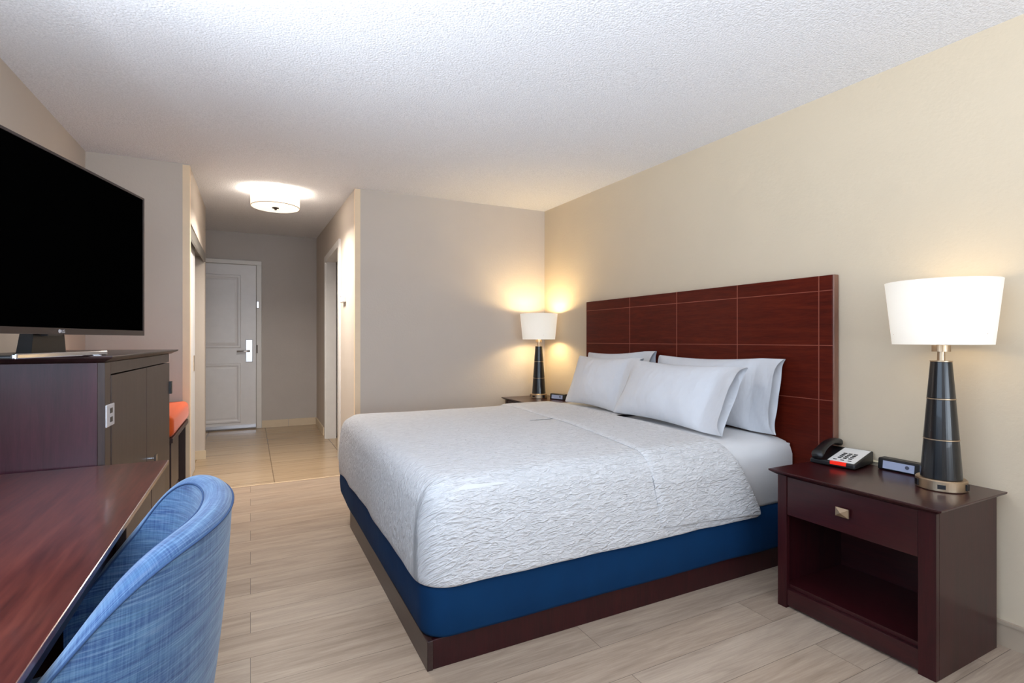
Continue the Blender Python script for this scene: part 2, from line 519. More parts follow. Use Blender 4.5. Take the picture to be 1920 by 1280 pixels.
# entry door at the end of the hall
d1 = Thing('door_1', (-0.2, YH, 0), 'pale grey two-panel entry door with steel lever at the end of the hall', kind='structure')
fr = bx(0.073, 0.135, YH - .022, YH, 0, 2.2149); bx(-0.94, 0.135, YH - .022, YH, 2.215, 2.268, fr); bx(-0.94, -0.88, YH - .022, YH, 0, 2.2149, fr)
d1.part('door_frame', fr, M['white_trim'], bevel=0.004)
leaf = bx(-0.875, 0.066, YH - .014, YH - .002, 0.03, 2.205)
leafo = d1.part('door_leaf', leaf, M['door_paint'])
def panel(z0, z1):
    x0, x1 = -0.70, -0.112
    bm = bmesh.new()
    y = YH - .014
    def ring(d, dy):
        return [bm.verts.new(p) for p in ((x0 + d, y + dy, z0 + d), (x1 - d, y + dy, z0 + d), (x1 - d, y + dy, z1 - d), (x0 + d, y + dy, z1 - d))]
    R = [ring(0, 0.0), ring(0.012, -0.012), ring(0.03, -0.012), ring(0.05, -0.001), ring(0.075, -0.006)]
    for a, b in zip(R, R[1:]):
        for k in range(4):
            bm.faces.new((a[k], a[(k + 1) % 4], b[(k + 1) % 4], b[k]))
    bm.faces.new(R[-1])
    return bm
d1.part('door_panel', panel(1.09, 2.07), M['door_paint'], leafo)
d1.part('door_panel', panel(0.09, 0.89), M['door_paint'], leafo)
d1.part('door_sweep', bx(-0.875, 0.066, YH - .03, YH - .014, 0.02, 0.062), M['steel'], leafo, label='bright metal sweep along the foot of the door')
lk = d1.part('lock_plate', bx(-0.058, 0.028, YH - .03, YH - .014, 0.9, 1.205), M['steel'], leafo, bevel=0.006)
hd = tube([(-0.015, YH - .03, 1.05), (-0.015, YH - .075, 1.05), (-0.04, YH - .082, 1.05), (-0.16, YH - .082, 1.045)], 0.013)
d1.part('lever_handle', hd, M['steel'], lk, True)
d1.part('thumb_turn', lathe([(0.014, -.004), (0.014, .004)], (0, 0), 16), M['finial'], lk).matrix_local = Matrix.Translation((-0.012 + 0.2, -.033, 1.14)) @ Matrix.Rotation(PI / 2, 4, 'X')
d1.part('strike_plate', bx(0.074, 0.088, YH - .028, YH - .022, 1.02, 1.13), M['finial'])
d1.part('door_guard', bx(0.074, 0.105, YH - .06, YH - .022, 1.63, 1.72), M['steel'], bevel=0.004)

# sliding closet door, its track
d2 = Thing('door_2', (-0.46, 5.0, 0), 'pale sliding closet door beside the hall', kind='structure')
d2.part('door_leaf', bx(-0.485, -0.455, YC + .105, 5.56, 0.012, 2.03), M['door_paint'])
d2.part('finger_pull', bx(-0.455, -0.449, 5.40, 5.46, 0.92, 1.06), M['nickel'])
tr = bx(-0.50, -0.405, YC + .1, 6.045, 2.035, 2.07); bx(-0.42, -0.405, YC + .1, 6.045, 1.985, 2.035, tr)
d2.part('sliding_track', tr, M['grey_track'])

# bathroom doorway: casings and jambs
d3 = Thing('door_3', (0.82, 6.0, 0), 'white cased bathroom doorway on the right of the hall', kind='structure')
def casing(y0, y1, z0, z1):
    return prism([(hx(y0) - .018, y0), (hx(y0), y0), (hx(y1), y1), (hx(y1) - .018, y1)], z0, z1)
d3.part('door_casing', casing(DY1, DY1 + .075, 0, DZ - .021), M['white_trim'])
d3.part('door_casing', casing(DY0 - .1, DY0, 0, DZ - .021), M['white_trim'])
d3.part('door_casing', casing(DY0 - .1, DY1 + .075, DZ - .02, DZ + .05), M['white_trim'])
d3.part('door_jamb', bx(hx(DY1) - .002, hx(DY1) + .112, DY1 - .018, DY1, 0, DZ), M['white_trim'])
d3.part('door_jamb', bx(hx(DY0) - .002, hx(DY0) + .112, DY0, DY0 + .018, 0, DZ), M['white_trim'])
d3.part('door_head', prism([(hx(DY0), DY0), (hx(DY0) + .11, DY0), (hx(DY1) + .11, DY1), (hx(DY1), DY1)], DZ - .018, DZ), M['white_trim'])
d3.part('door_leaf', bx(0.95, 1.85, 6.66, 6.70, 0.01, DZ - .03), M['door_paint'])

# thermostat
t = Thing('thermostat', (hx(5.1), 5.1, 1.6), 'small white thermostat on the hall wall beside the bathroom doorway', 'thermostat')
t.part('housing', bx(hx(5.1) - .035, hx(5.1) + .004, 5.0, 5.17, 1.555, 1.665), M['white_plastic'], bevel=0.006)
t.part('display', bx(hx(5.1) - .038, hx(5.1) - .034, 5.05, 5.13, 1.61, 1.645), M['silver_plastic'])

# ---------------------------------------------------------------- hall ceiling light
LX, LY = 0.195, 4.93
LZ = zc(LX, LY)
cl = Thing('ceiling_light', (LX, LY, LZ), 'round white drum ceiling light glowing over the hall', 'light')
cl.part('canopy', lathe([(0.07, LZ - .025), (0.07, LZ + .001)], (LX, LY), 32), M['white_plastic'])
drum = [(0.192, LZ - .035), (0.195, LZ - .035), (0.195, LZ - .15), (0.192, LZ - .15)]
cl.part('drum_shade', lathe(drum + [drum[0]], (LX, LY), 64, cap=False), M['drum'], smooth=False)
cl.part('diffuser', lathe([(0.19, LZ - .148), (0.188, LZ - .152)], (LX, LY), 64), M['drum'], label='lit diffuser disc closing the drum from below')
cl.part('trim_ring', lathe([(0.1905, LZ - .146), (0.1965, LZ - .146), (0.1965, LZ - .150), (0.1905, LZ - .150), (0.1905, LZ - .146)], (LX, LY), 64, cap=False), M['nickel'])
cl.part('finial', lathe([(0.028, LZ - .152), (0.028, LZ - .157), (0.012, LZ - .162), (0.008, LZ - .172), (0.0, LZ - .174)], (LX, LY), 20, cap=False), M['finial'])
cl.part('stem', lathe([(0.008, LZ - .025), (0.008, LZ - .152)], (LX, LY), 12), M['finial'])

def bulb(parent, loc, power, col, r=0.03, name='lamp_bulb'):
    l = bpy.data.lights.new(name, 'POINT')
    l.energy, l.color, l.shadow_soft_size = power, col, r
    o = bpy.data.objects.new(name, l)
    o.location = loc
    o.parent = parent
    C.objects.link(o)
    return o
bulb(cl.e, (0.08, 0, -.085), 16, (1.0, 0.90, 0.76), 0.03)
bulb(cl.e, (-0.08, 0, -.085), 16, (1.0, 0.90, 0.76), 0.03)
dl = bpy.data.lights.new('diffuser_light', 'AREA')
dl.shape, dl.size, dl.energy, dl.color = 'DISK', 0.36, 36, (1.0, 0.92, 0.82)
dl.spread = math.radians(158)
do = bpy.data.objects.new('diffuser_light', dl)
do.location = (0, 0, -.178); do.parent = cl.e
C.objects.link(do)

# ---------------------------------------------------------------- headboard
HX, HY0, HY1, HZ = 2.602, 1.570, 3.705, 1.528
hb = Thing('headboard', (2.62, 2.64, 0.32), 'tall dark cherry headboard with thin copper inlay lines on the cream wall', 'headboard')
hb.part('panel', bx(HX, XR - .004, HY0 + .008, HY1, 0.30, HZ), M['headboard'], bevel=0.004)
hb.part('edge_band', bx(HX - .001, XR - .004, HY0, HY0 + .008, 0.30, HZ), M['hb_edge'], label='lighter brown band on the near edge', bevel=0.003)
for y in (1.648, 2.145, 2.637, 3.128):
    hb.part('inlay_strip', bx(HX - .0012, HX + .002, y - .0022, y + .0022, 0.30, HZ - .001), M['inlay'])
for z in (1.450, 1.172, 0.894):
    hb.part('inlay_strip', bx(HX - .0011, HX + .002, HY0 + .009, HY1, z - .0016, z + .0016), M['inlay'])

# ---------------------------------------------------------------- bed
def rrect_U(xf, xh0, xh1, y0, y1, r, n1=30, nc=10, n2=34):
    """near-leg head end -> foot -> far-leg head end."""
    pts = []
    for k in range(n1):
        q = k / n1
        pts.append((xh0 + (xf + r - xh0) * q, y0))
    for k in range(nc):
        a = -PI / 2 - (PI / 2) * k / nc
        pts.append((xf + r + r * math.cos(a), y0 + r + r * math.sin(a)))
    for k in range(n2):
        pts.append((xf, y0 + r + (y1 - y0 - 2 * r) * k / n2))
    for k in range(nc):
        a = PI - (PI / 2) * k / nc
        pts.append((xf + r + r * math.cos(a), y1 - r + r * math.sin(a)))
    for k in range(n1 + 1):
        pts.append((xf + r + (xh1 - xf - r) * k / n1, y1))
    return pts
def nz(p, s):
    return noise.noise(Vector(p) * s)

bed = Thing('bed', (1.55, 2.72, 0), 'king bed base with navy blue box spring and white mattress under the coverlet', 'bed')
bed.part('foot_board', bx(0.57, 0.592, 1.80, 3.42, 0, 0.108), M['espresso_y'], bevel=0.002)
bed.part('side_board', bx(0.5925, 2.52, 1.804, 1.824, 0, 0.108), M['cherry'], bevel=0.002)
bed.part('side_board', bx(0.5925, 2.52, 3.396, 3.416, 0, 0.108), M['cherry'], bevel=0.002)
# box spring in its blue cover: rounded rim, sagging lower edge
prof = [(0.30, 0.110), (0.02, 0.110), (0.006, 0.114), (0.0, 0.126), (0.0, 0.20), (-.004, 0.26), (0.0, 0.325), (0.012, 0.338), (0.30, 0.34)]
P = []
for d, z in prof:
    row = []
    for (x, y) in rrect_U(0.562 + d, 2.56, 2.56, 1.782 + d, 3.70 - d, max(0.10 - d, 0.02)):
        q = max(0, (y - 3.0) / 0.7) if x < 0.75 else 0
        wob = 0.004 * nz((x, y, z), 5) * (1 if d < .02 else 0)
        row.append((x + wob - (0.03 * q * q if d < .05 else 0), y + wob, z + (0.09 * q * q * q if z < .13 else 0) + 0.004 * nz((x, y, 3), 2.5) * (z < .15)))
    P.append(row)
bed.part('box_spring', grid(P), M['skirt'], smooth=True, label='navy blue fabric box spring')
# mattress in its fitted sheet
prof = [(0.25, 0.342), (0.01, 0.342), (0.0, 0.36), (0.0, 0.61), (0.012, 0.648), (0.04, 0.672), (0.09, 0.684), (0.3, 0.690), (0.9, 0.694)]
P = []
for d, z in prof:
    row = []
    for (x, y) in rrect_U(0.60 + d, 2.585, 2.585, 1.782 + d, 3.68 - d, max(0.10 - d * .3, 0.02)):
        e = max(0, (x - 2.50) / 0.085)
        wob = 0.006 * nz((x * 1.0, y, z * 6), 3.0)
        row.append((x, y + (wob if .35 < z < .64 and y < 2 else 0), z - 0.018 * e * e * (z > .5)))
    P.append(row)
mt = bed.part('mattress', grid(P), M['sheet'], smooth=True, label='white sheeted mattress')
bm = bx(2.575, 2.59, 1.80, 3.66, 0.35, 0.645)
bed.part('mattress_end', bm, M['sheet'], mt)

# coverlet
def headx(z, y):                      # head-side hem of the coverlet
    q = min(1, max(0, (0.69 - z) / 0.38))
    k = 0.24 * q ** 0.8 if y < 2.7 else 0.05 * q
    return 2.055 + k + 0.10 * max(0, (y - 2.6)) 
def foldx(y, z):
    q = min(1, max(0, (0.69 - z) / 0.35))
    return 1.60 + 0.09 * (y - 2.0) + 0.06 * q * (y < 2.7)
Y0, Y1, XF = 1.762, 3.725, 0.545
def cloth_uv(P):
    cl = lambda q: max(0.0, min(1.0, q))
    def f(i, j):
        x, y, z = P[i][j][0], P[i][j][1], P[i][j][2]
        h = max(0.0, 0.685 - z)
        wx = 1.0 if x < XF + .12 and Y0 + .1 < y < Y1 - .1 else 0.0
        return (x - h * wx, y + (0 if wx else (h if y > 2.7 else -h)))
    return f
def cov_prof():
    pr = [(0.003, 0.306), (0.0, 0.33), (0.0, 0.38), (0.0, 0.43), (0.002, 0.48), (0.006, 0.53), (0.012, 0.57)]
    for k in range(1, 9):
        a = PI / 2 * k / 8
        pr.append((0.012 + 0.10 * (1 - math.cos(a)), 0.57 + 0.115 * math.sin(a)))
    for k in range(1, 16):
        q = k / 15
        d = 0.112 + (0.975 - 0.112) * q
        pr.append((d, 0.685 + 0.022 * math.sin(PI / 2 * min(1, q * 1.4))))
    return pr
def cov_z(d, zz):
    return zz
P = []
for d, z in cov_prof():
    row = []
    r = max(0.13 - d, 0.012)
    xf = XF + d * (1.0 if d < .2 else 1.0)
    for (x, y) in rrect_U(xf, headx(z, 1.8), headx(z, 3.6), Y0 + d, Y1 - d, r, 36, 12, 40):
        low = max(0, (0.60 - z) / 0.3)
        bulge = 0.010 * nz((x, y, 0), 2.3) * low + 0.006 * nz((x, y, z), 7) * low
        cx, cy = 1.5, 2.74
        n = Vector((x - cx, (y - cy) * 1.0, 0))
        out = Vector((0, 0, 0))
        if d < .05:
            out = Vector((-1 if x < 0.75 else 0, -1 if y < 1.95 else (1 if y > 3.5 else 0), 0))
        zz = z
        if z < .31:
            zz = 0.306 + 0.008 * nz((x, y, 5), 4)
        crown = 0.006 * nz((x, y, 9), 2.2) if z > .6 else 0
        # slight bow of the far and foot edges as the cloth hangs
        p = Vector((x, y, zz + crown)) + out * bulge
        if x < 0.75 and y > 3.3 and d < .05:
            p.x -= 0.02 * ((y - 3.3) / .4) ** 2
        row.append(p)
    P.append(row)
cv = link_mesh('coverlet', grid(P, uv=cloth_uv(P)), M['coverlet'], None, True, [('SOLIDIFY', dict(thickness=0.006, offset=1.0)), ('SUBSURF', dict(levels=1, render_levels=1))])
tag(cv, 'white textured coverlet spread over the king bed', 'coverlet')
# the turned-back band: profile across the bed from near hem, over the top, to the far hem
def section():
    L = []
    for z in (0.335, 0.36, 0.39, 0.43, 0.47, 0.51, 0.55, 0.57):
        L.append((Y0 + (0.0 if z < .5 else 0.004), z))
    for k in range(1, 9):
        a = PI / 2 * k / 8
        L.append((Y0 + 0.012 + 0.10 * (1 - math.cos(a)), 0.57 + 0.115 * math.sin(a)))
    for k in range(1, 30):
        q = k / 30
        L.append((Y0 + .112 + (Y1 - Y0 - .224) * q, 0.685 + 0.022 * math.sin(PI / 2 * min(1, min(q, 1 - q) * 2 * 1.4))))
    L += [(Y1 + Y0 - y, z) for y, z in L[:16][::-1]]
    return L
P = []
sec = section()
NB = 22
for k in range(NB + 1):
    row = []
    q = k / NB
    for i, (y, z) in enumerate(sec):
        a, b = foldx(y, z), headx(z, y) + 0.012
        x = a + (b - a) * q
        off = 0.010 if k > 0 else 0.002
        zn = 1 if z > .67 else max(0, (z - .57) / .115)
        low = max(0, (0.60 - z) / 0.3)
        bul = 0.010 * nz((x, y, 0), 2.3) * low + 0.006 * nz((x, y, z), 7) * low
        yy = y + (-(off * (1 - zn * .6) + bul) if y < 2.7 else off * (1 - zn * .6) + bul)
        zz = z + (0.012 if k > 0 else 0.004) * zn + 0.006 * nz((x, y, 9), 2.2) * (z > .6)
        if i in (0, len(sec) - 1):
            zz = 0.362 - 0.045 * q + 0.004 * nz((x, y, 0), 6)
        row.append((x, yy, zz))
    P.append(row)
bd = link_mesh('folded_band', grid(P, uv=cloth_uv(P)), M['coverlet'], cv, True, [('SOLIDIFY', dict(thickness=0.005, offset=1.0)), ('SUBSURF', dict(levels=1, render_levels=1))])

# ---------------------------------------------------------------- pillows
def make_pillow(seed, W, H, TH, loc, lean, rz, roll=0.0, flap=1, label='', flare=0.05):
    """u runs along the bed width, v up the pillow; open pillowcase end at u=flap*W/2"""
    nu, nv = 44, 40
    P = []
    rnd = random.Random(seed)
    ph = rnd.random() * 20
    for i in range(nu + 1):
        q = i / nu                       # 0 closed end -> 1 open end
        uu = (-0.5 + q) * W
        if q < 0.84:
            s = q / 0.84
            th = (math.sin(PI * min(s, 1)) ** 0.55) if 0 < s < 1 else 0
            th = max(th, 0.10 if s > .5 else 0.02)
        else:
            s = (q - 0.84) / 0.16
            th = 0.10 + (flare / TH) * s ** 1.5
        edge = abs(q - 0.42) / 0.42
        hh = 1.0 - 0.085 * (1 - min(1, edge) ** 2)
        row = []
        for j in range(nv):
            a = 2 * PI * j / nv
            ca, sa = math.cos(a), math.sin(a)
            vv = math.copysign(abs(sa) ** 0.8, sa) * H / 2 * hh
            corner = abs(sa) ** 6
            tt = math.copysign(abs(ca) ** (1.35 if q < .84 else 1.1), ca) * TH / 2 * th
            wr = 0.010 * noise.noise(Vector((uu * 6 + ph, vv * 9, tt * 6))) + 0.006 * noise.noise(Vector((uu * 22 + ph, vv * 10, 1.7)))
            wr += 0.008 * math.sin(uu * 38 + vv * 20 + ph) * max(0, edge - .5)
            ee = uu + 0.036 * corner * (1 if q > .5 else -1) * min(1, edge) ** 3
            row.append(Vector((tt + math.copysign(wr, ca) * min(1, th * 2) * abs(ca), ee * flap, vv)))
        P.append(row)
    bm = grid(P, close=True)
    ends = [v for v in bm.verts][:nv]
    bm.faces.new(ends)
    Mx = Matrix.Rotation(lean, 4, 'Y') @ Matrix.Rotation(roll, 4, 'X')
    bmesh.ops.transform(bm, matrix=Mx, verts=bm.verts)
    zmin = min(v.co.z for v in bm.verts)
    o = link_mesh('pillow', bm, M['pillowcase'], None, True, [('SUBSURF', dict(levels=1, render_levels=1))])
    o.location = (loc[0], loc[1], loc[2] - zmin)
    o.rotation_euler = (0, 0, rz)
    tag(o, label, 'pillow', 'white pillows leaning on the headboard')
    return o
make_pillow(3, 0.88, 0.41, 0.15, (2.505, 2.275, 0.696), 0.20, 0.02, 0.0, -1, 'rear white pillow against the headboard at the bed end nearest the phone')
make_pillow(5, 0.78, 0.40, 0.11, (2.525, 3.19, 0.70), 0.13, -0.02, -0.03, -1, 'rear white pillow on the corner-lamp side, mostly hidden behind another pillow')
make_pillow(8, 0.82, 0.40, 0.16, (2.255, 2.325, 0.70), 0.50, 0.03, 0.02, -1, 'front white pillow nearest the camera with its open case end towards the phone')
make_pillow(11, 0.74, 0.40, 0.15, (2.32, 3.12, 0.70), 0.36, -0.03, 0.0, -1, 'front white pillow on the far side, closest to the corner lamp')

# ---------------------------------------------------------------- nightstands
def nightstand(y0, y1, z, label, x0=2.14, x1=2.595):
    n = Thing('nightstand', ((x0 + x1) / 2, (y0 + y1) / 2, 0), label, 'nightstand', 'cherry nightstands beside the bed')
    t = 0.02
    top = bmesh.new()
    def rg(d, zz):
        return [top.verts.new(p) for p in ((x0 - d, y0 - d, zz), (x1 + .012, y0 - d, zz), (x1 + .012, y1 + d, zz), (x0 - d, y1 + d, zz))]
    R = [rg(0.004, z - .022), rg(0.026, z - .008), rg(0.028, z - .002), rg(0.026, z)]
    for a, b in zip(R, R[1:]):
        for k in range(4):
            top.faces.new((a[k], a[(k + 1) % 4], b[(k + 1) % 4], b[k]))
    top.faces.new(R[0]); top.faces.new(R[-1])
    n.part('top', top, M['cherry_y'])
    for ya, yb in ((y0, y0 + t), (y1 - t, y1)):
        n.part('side_panel', bx(x0 + .022, x1, ya, yb, 0, z - .022), M['cherry'], bevel=0.0015)
    for ya, yb in ((y0, y0 + .056), (y1 - .042, y1)):
        n.part('front_stile', bx(x0, x0 + .022, ya, yb, 0, z - .022), M['cherry'], bevel=0.0015)
    zd = z - .195
    dr = n.part('drawer', bx(x0 + .004, x0 + .024, y0 + .058, y1 - .044, zd, z - .026), M['cherry_y'], bevel=0.0015)
    ym, zm = (y0 + y1) / 2 + .012, z - .11
    kn = bmesh.new()
    base = [kn.verts.new((x0 - .012, ym + a * .026, zm + b * .018)) for a, b in ((-1, -1), (1, -1), (1, 1), (-1, 1))]
    bk = [kn.verts.new((x0 - .006, ym + a * .026, zm + b * .018)) for a, b in ((-1, -1), (1, -1), (1, 1), (-1, 1))]
    tip = kn.verts.new((x0 - .024, ym, zm))
    for k in range(4):
        kn.faces.new((base[k], base[(k + 1) % 4], tip)); kn.faces.new((bk[k], bk[(k + 1) % 4], base[(k + 1) % 4], base[k]))
    kn.faces.new(bk)
    bx(x0 - .008, x0 + .006, ym - .007, ym + .007, zm - .007, zm + .007, kn)
    n.part('knob', kn, M['nickel'], dr, label='square pyramid nickel knob')
    n.part('drawer_bottom', bx(x0 + .026, x1 - .012, y0 + t, y1 - t, zd, zd + .012), M['cherry_y'])
    n.part('shelf', bx(x0 + .024, x1 - .012, y0 + t, y1 - t, 0.085, 0.103), M['cherry_y'])
    n.part('bottom_rail', bx(x0 + .006, x0 + .024, y0 + .056, y1 - .042, 0.012, 0.085), M['cherry_y'], bevel=0.0015)
    n.part('back_panel', bx(x1 - .012, x1, y0 + t, y1 - t, 0.02, z - .022), M['cherry_y'])
    return n
nightstand(0.938, 1.546, 0.613, 'cherry nightstand with open shelf carrying the phone, in the right foreground')
nightstand(3.80, 4.40, 0.655, 'cherry nightstand in the far corner beyond the bed', 2.16, 2.60)

# ---------------------------------------------------------------- lamps
def table_lamp(c, z, k, label, power):
    L = Thing('table_lamp', (c[0], c[1], z), label, 'lamp', 'bedside table lamps', local=True)
    o = (0, 0)
    base = L.part('base', lathe([(0.080 * k, 0.0005), (0.082 * k, 0.004), (0.082 * k, 0.039), (0.078 * k, 0.043)], o, 64), M['nickel'], smooth=False, label='round brushed nickel base')
    # ports around the base rim: usb block towards the room, outlet on the side
    for ang, w, h in ((PI + 0.42, 0.017, 0.008), (PI + 1.62, 0.013, 0.012), (PI - 0.72, 0.013, 0.012)):
        b = bx(-.002, .004, -w * k / 2 - .004, w * k / 2 + .004, -h * k, h * k)
        p = L.part('port', b, M['black'], base)
        p.location = (math.cos(ang) * 0.0815 * k, math.sin(ang) * 0.0815 * k, 0.021)
        p.rotation_euler = (0, 0, ang)
    zs = [0.043, 0.198, 0.357, 0.505]
    rs = [0.0665, 0.0565, 0.0455, 0.0345]
    for i in range(3):
        z0, z1 = zs[i] * k, zs[i + 1] * k - .004
        L.part('body_segment', lathe([(rs[i] * k - .001, z0), (rs[i] * k, z0 + .002), (rs[i + 1] * k, z1 - .002), (rs[i + 1] * k - .001, z1)], o, 56), M['black_satin'], smooth=False)
        L.part('ring', lathe([(rs[i + 1] * k - .003, z1), (rs[i + 1] * k + .0015, z1), (rs[i + 1] * k + .0015, z1 + .004), (rs[i + 1] * k - .003, z1 + .004)], o, 56), M['nickel'], label='thin nickel ring')
    L.part('neck', lathe([(0.013 * k, 0.505 * k), (0.0125 * k, 0.545 * k)], o, 24), M['nickel'], smooth=False)
    L.part('collar', lathe([(0.012 * k, 0.541 * k), (0.030 * k, 0.541 * k), (0.030 * k, 0.566 * k), (0.012 * k, 0.566 * k)], o, 40), M['nickel'])
    zb, zt2, r0, r1 = 0.569 * k, 0.818 * k, 0.158 * k, 0.183 * k
    sh = lathe([(r0, zb), (r1, zt2), (r1 - .003, zt2), (r0 - .003, zb), (r0, zb)], o, 72, cap=False)
    s = L.part('shade', sh, M['shade'], smooth=False, label='tapered ivory drum shade, lit from inside')
    for p in s.data.polygons: p.use_smooth = abs(p.normal.z) < .5
    ring = bmesh.new()
    for a in range(3):
        q = a * 2 * PI / 3 + .3
        tube([(0.012 * math.cos(q), 0.012 * math.sin(q), 0.60 * k), ((r0 + .004) * math.cos(q), (r0 + .004) * math.sin(q), 0.61 * k)], 0.002, 6, ring)
    L.part('spider', ring, M['nickel'])
    L.part('socket', lathe([(0.016 * k, 0.566 * k), (0.016 * k, 0.625 * k)], o, 20), M['nickel'])
    gl = lathe([(0.012 * k, 0.625 * k), (0.028 * k, 0.66 * k), (0.03 * k, 0.69 * k), (0.02 * k, 0.715 * k), (0.0, 0.722 * k)], o, 20, cap=False)
    for hgt in (0.60, 0.755):
        bulb(L.e, (0, 0, hgt * k if hgt > .7 else 0.642 * k), power, (1.0, 0.77, 0.42), 0.035)
    return L
table_lamp((2.445, 1.055), 0.613, 1.0, 'large table lamp with black tapered body on the right, beside the phone and clock', 0.7)
table_lamp((2.418, 4.21), 0.655, 0.965, 'distant table lamp with black tapered body in the far wall corner', 8.5)

# ---------------------------------------------------------------- clocks
def clock(loc, rz, label):
    c = Thing('alarm_clock', loc, label, 'clock', 'small black alarm clocks', rz=rz, local=True)
    b = bx(-.028, .028, -.085, .085, 0.0005, .052)
    for v in b.verts:
        if v.co.z > .03 and v.co.x < 0: v.co.x += .006
    body = c.part('body', b, M['black'], bevel=0.006, seg=3)
    dd = bmesh.new()
    f = [dd.verts.new(p) for p in ((-.0288, -.062, .008), (-.0288, .062, .008), (-.0245, .062, .042), (-.0245, -.062, .042))]
    dd.faces.new(f)
    c.part('display', dd, M['display'], body, label='pale display panel', mods=[('SOLIDIFY', dict(thickness=0.002, offset=0))])
    ic = lathe([(0.008, 0), (0.008, .001)], (0, 0), 20)
    p = c.part('symbol', ic, M['clear_bit'], body)
    p.location = (-.0284, -.035, .028); p.rotation_euler = (0, -PI / 2 + .12, 0)
    return c
clock((2.583, 1.262, 0.613), 0.0, 'black box alarm clock with pale display between phone and large lamp')
clock((2.52, 4.02, 0.655), 0.35, 'tiny black alarm clock beside the distant corner lamp')

# ---------------------------------------------------------------- telephone
ph = Thing('telephone', (2.50, 1.475, 0.613), 'black desk telephone with white keypad face on the near nightstand', 'telephone', rz=0.16, local=True)
# local: -x faces the room; y across; z up. wedge body
def wedge(x0, x1, y0, y1, z0, za, zb):
    bm = bmesh.new()
    v = [bm.verts.new(p) for p in ((x0, y0, z0), (x1, y0, z0), (x1, y1, z0), (x0, y1, z0), (x0, y0, za), (x1, y0, zb), (x1, y1, zb), (x0, y1, za))]
    for f in ((0, 1, 2, 3), (4, 5, 6, 7), (0, 1, 5, 4), (1, 2, 6, 5), (2, 3, 7, 6), (3, 0, 4, 7)):
        bm.faces.new([v[i] for i in f])
    return bm
pb = ph.part('body', wedge(-.105, .11, -.095, .095, 0.004, 0.026, 0.062), M['black'], bevel=0.006, seg=3)
def zs_(x): return 0.026 + (x + .105) / .215 * 0.036
fp = bmesh.new()
q = [fp.verts.new((x, y, zs_(x) + .0008)) for x, y in ((-.094, -.088), (.098, -.088), (.098, .022), (-.094, .022))]
fp.faces.new(q)
ph.part('faceplate', fp, M['face'], pb, label='white faceplate', mods=[('SOLIDIFY', dict(thickness=0.0015, offset=0))])
for r in range(4):
    for k in range(3):
        x, y = 0.018 - r * .021, -.055 + k * .022
        ph.part('key', bx(x - .006, x + .006, y - .007, y + .007, zs_(x) - .001, zs_(x) + .004), M['black'], pb)
for k in range(3):
    x, y = -.072, -.062 + k * .03
    ph.part('key', bx(x - .004, x + .004, y - .007, y + .007, zs_(x) - .001, zs_(x) + .003), M['black'], pb)
ph.part('message_lamp', bx(-.109, -.093, -.060, .006, 0.014, 0.0285), M['red_lens'], pb, label='glowing red message lamp')
# handset: arched bar with two heavier ends, lying along x on the left
P = []
n = 20
for i in range(25):
    s = i / 24
    x = -.112 + .232 * s
    arch = math.sin(PI * s)
    zc_ = zs_(x) + 0.014 + 0.030 * arch ** 0.8
    hw = 0.021 + 0.007 * abs(2 * s - 1) ** 3
    hh = 0.011 + 0.009 * abs(2 * s - 1) ** 2.5
    if i in (0, 24): hw, hh = hw * .7, hh * .6
    P.append([(x, .062 + hw * math.copysign(abs(math.cos(a)) ** .7, math.cos(a)), zc_ + hh * math.copysign(abs(math.sin(a)) ** .7, math.sin(a))) for a in [2 * PI * j / n for j in range(n)]])
hsb = grid(P, close=True)
hsb.verts.ensure_lookup_table()
hsb.faces.new(hsb.verts[:n]); hsb.faces.new(hsb.verts[-n:])
ph.part('handset', hsb, M['black'], smooth=True)
pc_ = [(.105, -.05, .02), (.122, -.085, .012), (.125, -.12, .010), (.118, -.14, .008), (.128, -.145, .014)]
ph.part('cord', tube(pc_, .006, 8), M['cord'], smooth=True)

# ---------------------------------------------------------------- dresser and desk on the left wall
DX, DYN, DYF, DZT = -0.457, 2.27, 3.50, 1.12
dr = Thing('dresser', (DX, DYN, 0), 'tall espresso dresser with cabinet doors carrying the television', 'dresser', rz=-0.0358)
dr.part('side_panel', bx(XL + .02, DX - .022, DYN, DYN + .022, 0, DZT), M['cherry_end_reflection'], bevel=0.0015, label='glossy dark cherry end panel with painted reflection')
dr.part('side_panel', bx(XL + .02, DX - .022, DYF - .022, DYF, 0, DZT), M['cherry'])
dr.part('back_panel', bx(XL + .02, XL + .032, DYN + .022, DYF - .022, 0, DZT), M['cherry'])
dr.part('shelf', bx(XL + .032, DX - .022, DYN + .022, DYF - .022, 0.06, 0.08), M['cherry'])
dr.part('front_stile', bx(DX - .022, DX, DYN, DYN + .07, 0, DZT), M['espresso'], bevel=0.0015)
dr.part('top_rail', bx(DX - .022, DX, DYN + .07, DYF, DZT - .045, DZT), M['espresso'], bevel=0.0015)
dr.part('bottom_rail', bx(DX - .022, DX, DYN + .07, DYF, 0, 0.06), M['espresso'])
for ya, yb, hy in ((DYN + .073, 2.915, None), (2.921, DYF, 2.987)):
    dd_ = dr.part('door', bx(DX - .018, DX + .002, ya, yb, 0.063, DZT - .05), M['espresso'], bevel=0.002)
    if hy:
        k_ = tube([(DX + .002, hy, 0.632), (DX + .024, hy, 0.632)], 0.006, 8)
        bx(DX + .022, DX + .030, hy - .018, hy + .018, 0.614, 0.650, k_)
        dr.part('knob', k_, M['chrome'], dd_, label='square chrome knob')
        dr.part('hinge', bx(DX - .004, DX + .014, DYF - .02, DYF + .012, 0.895, 0.965), M['black'], dd_)
tp = bmesh.new()
def rg(d, zz):
    return [tp.verts.new(p) for p in ((XL + .012, DYN - d, zz), (DX + d, DYN - d, zz), (DX + d, 3.60 + d, zz), (XL + .012, 3.60 + d, zz))]
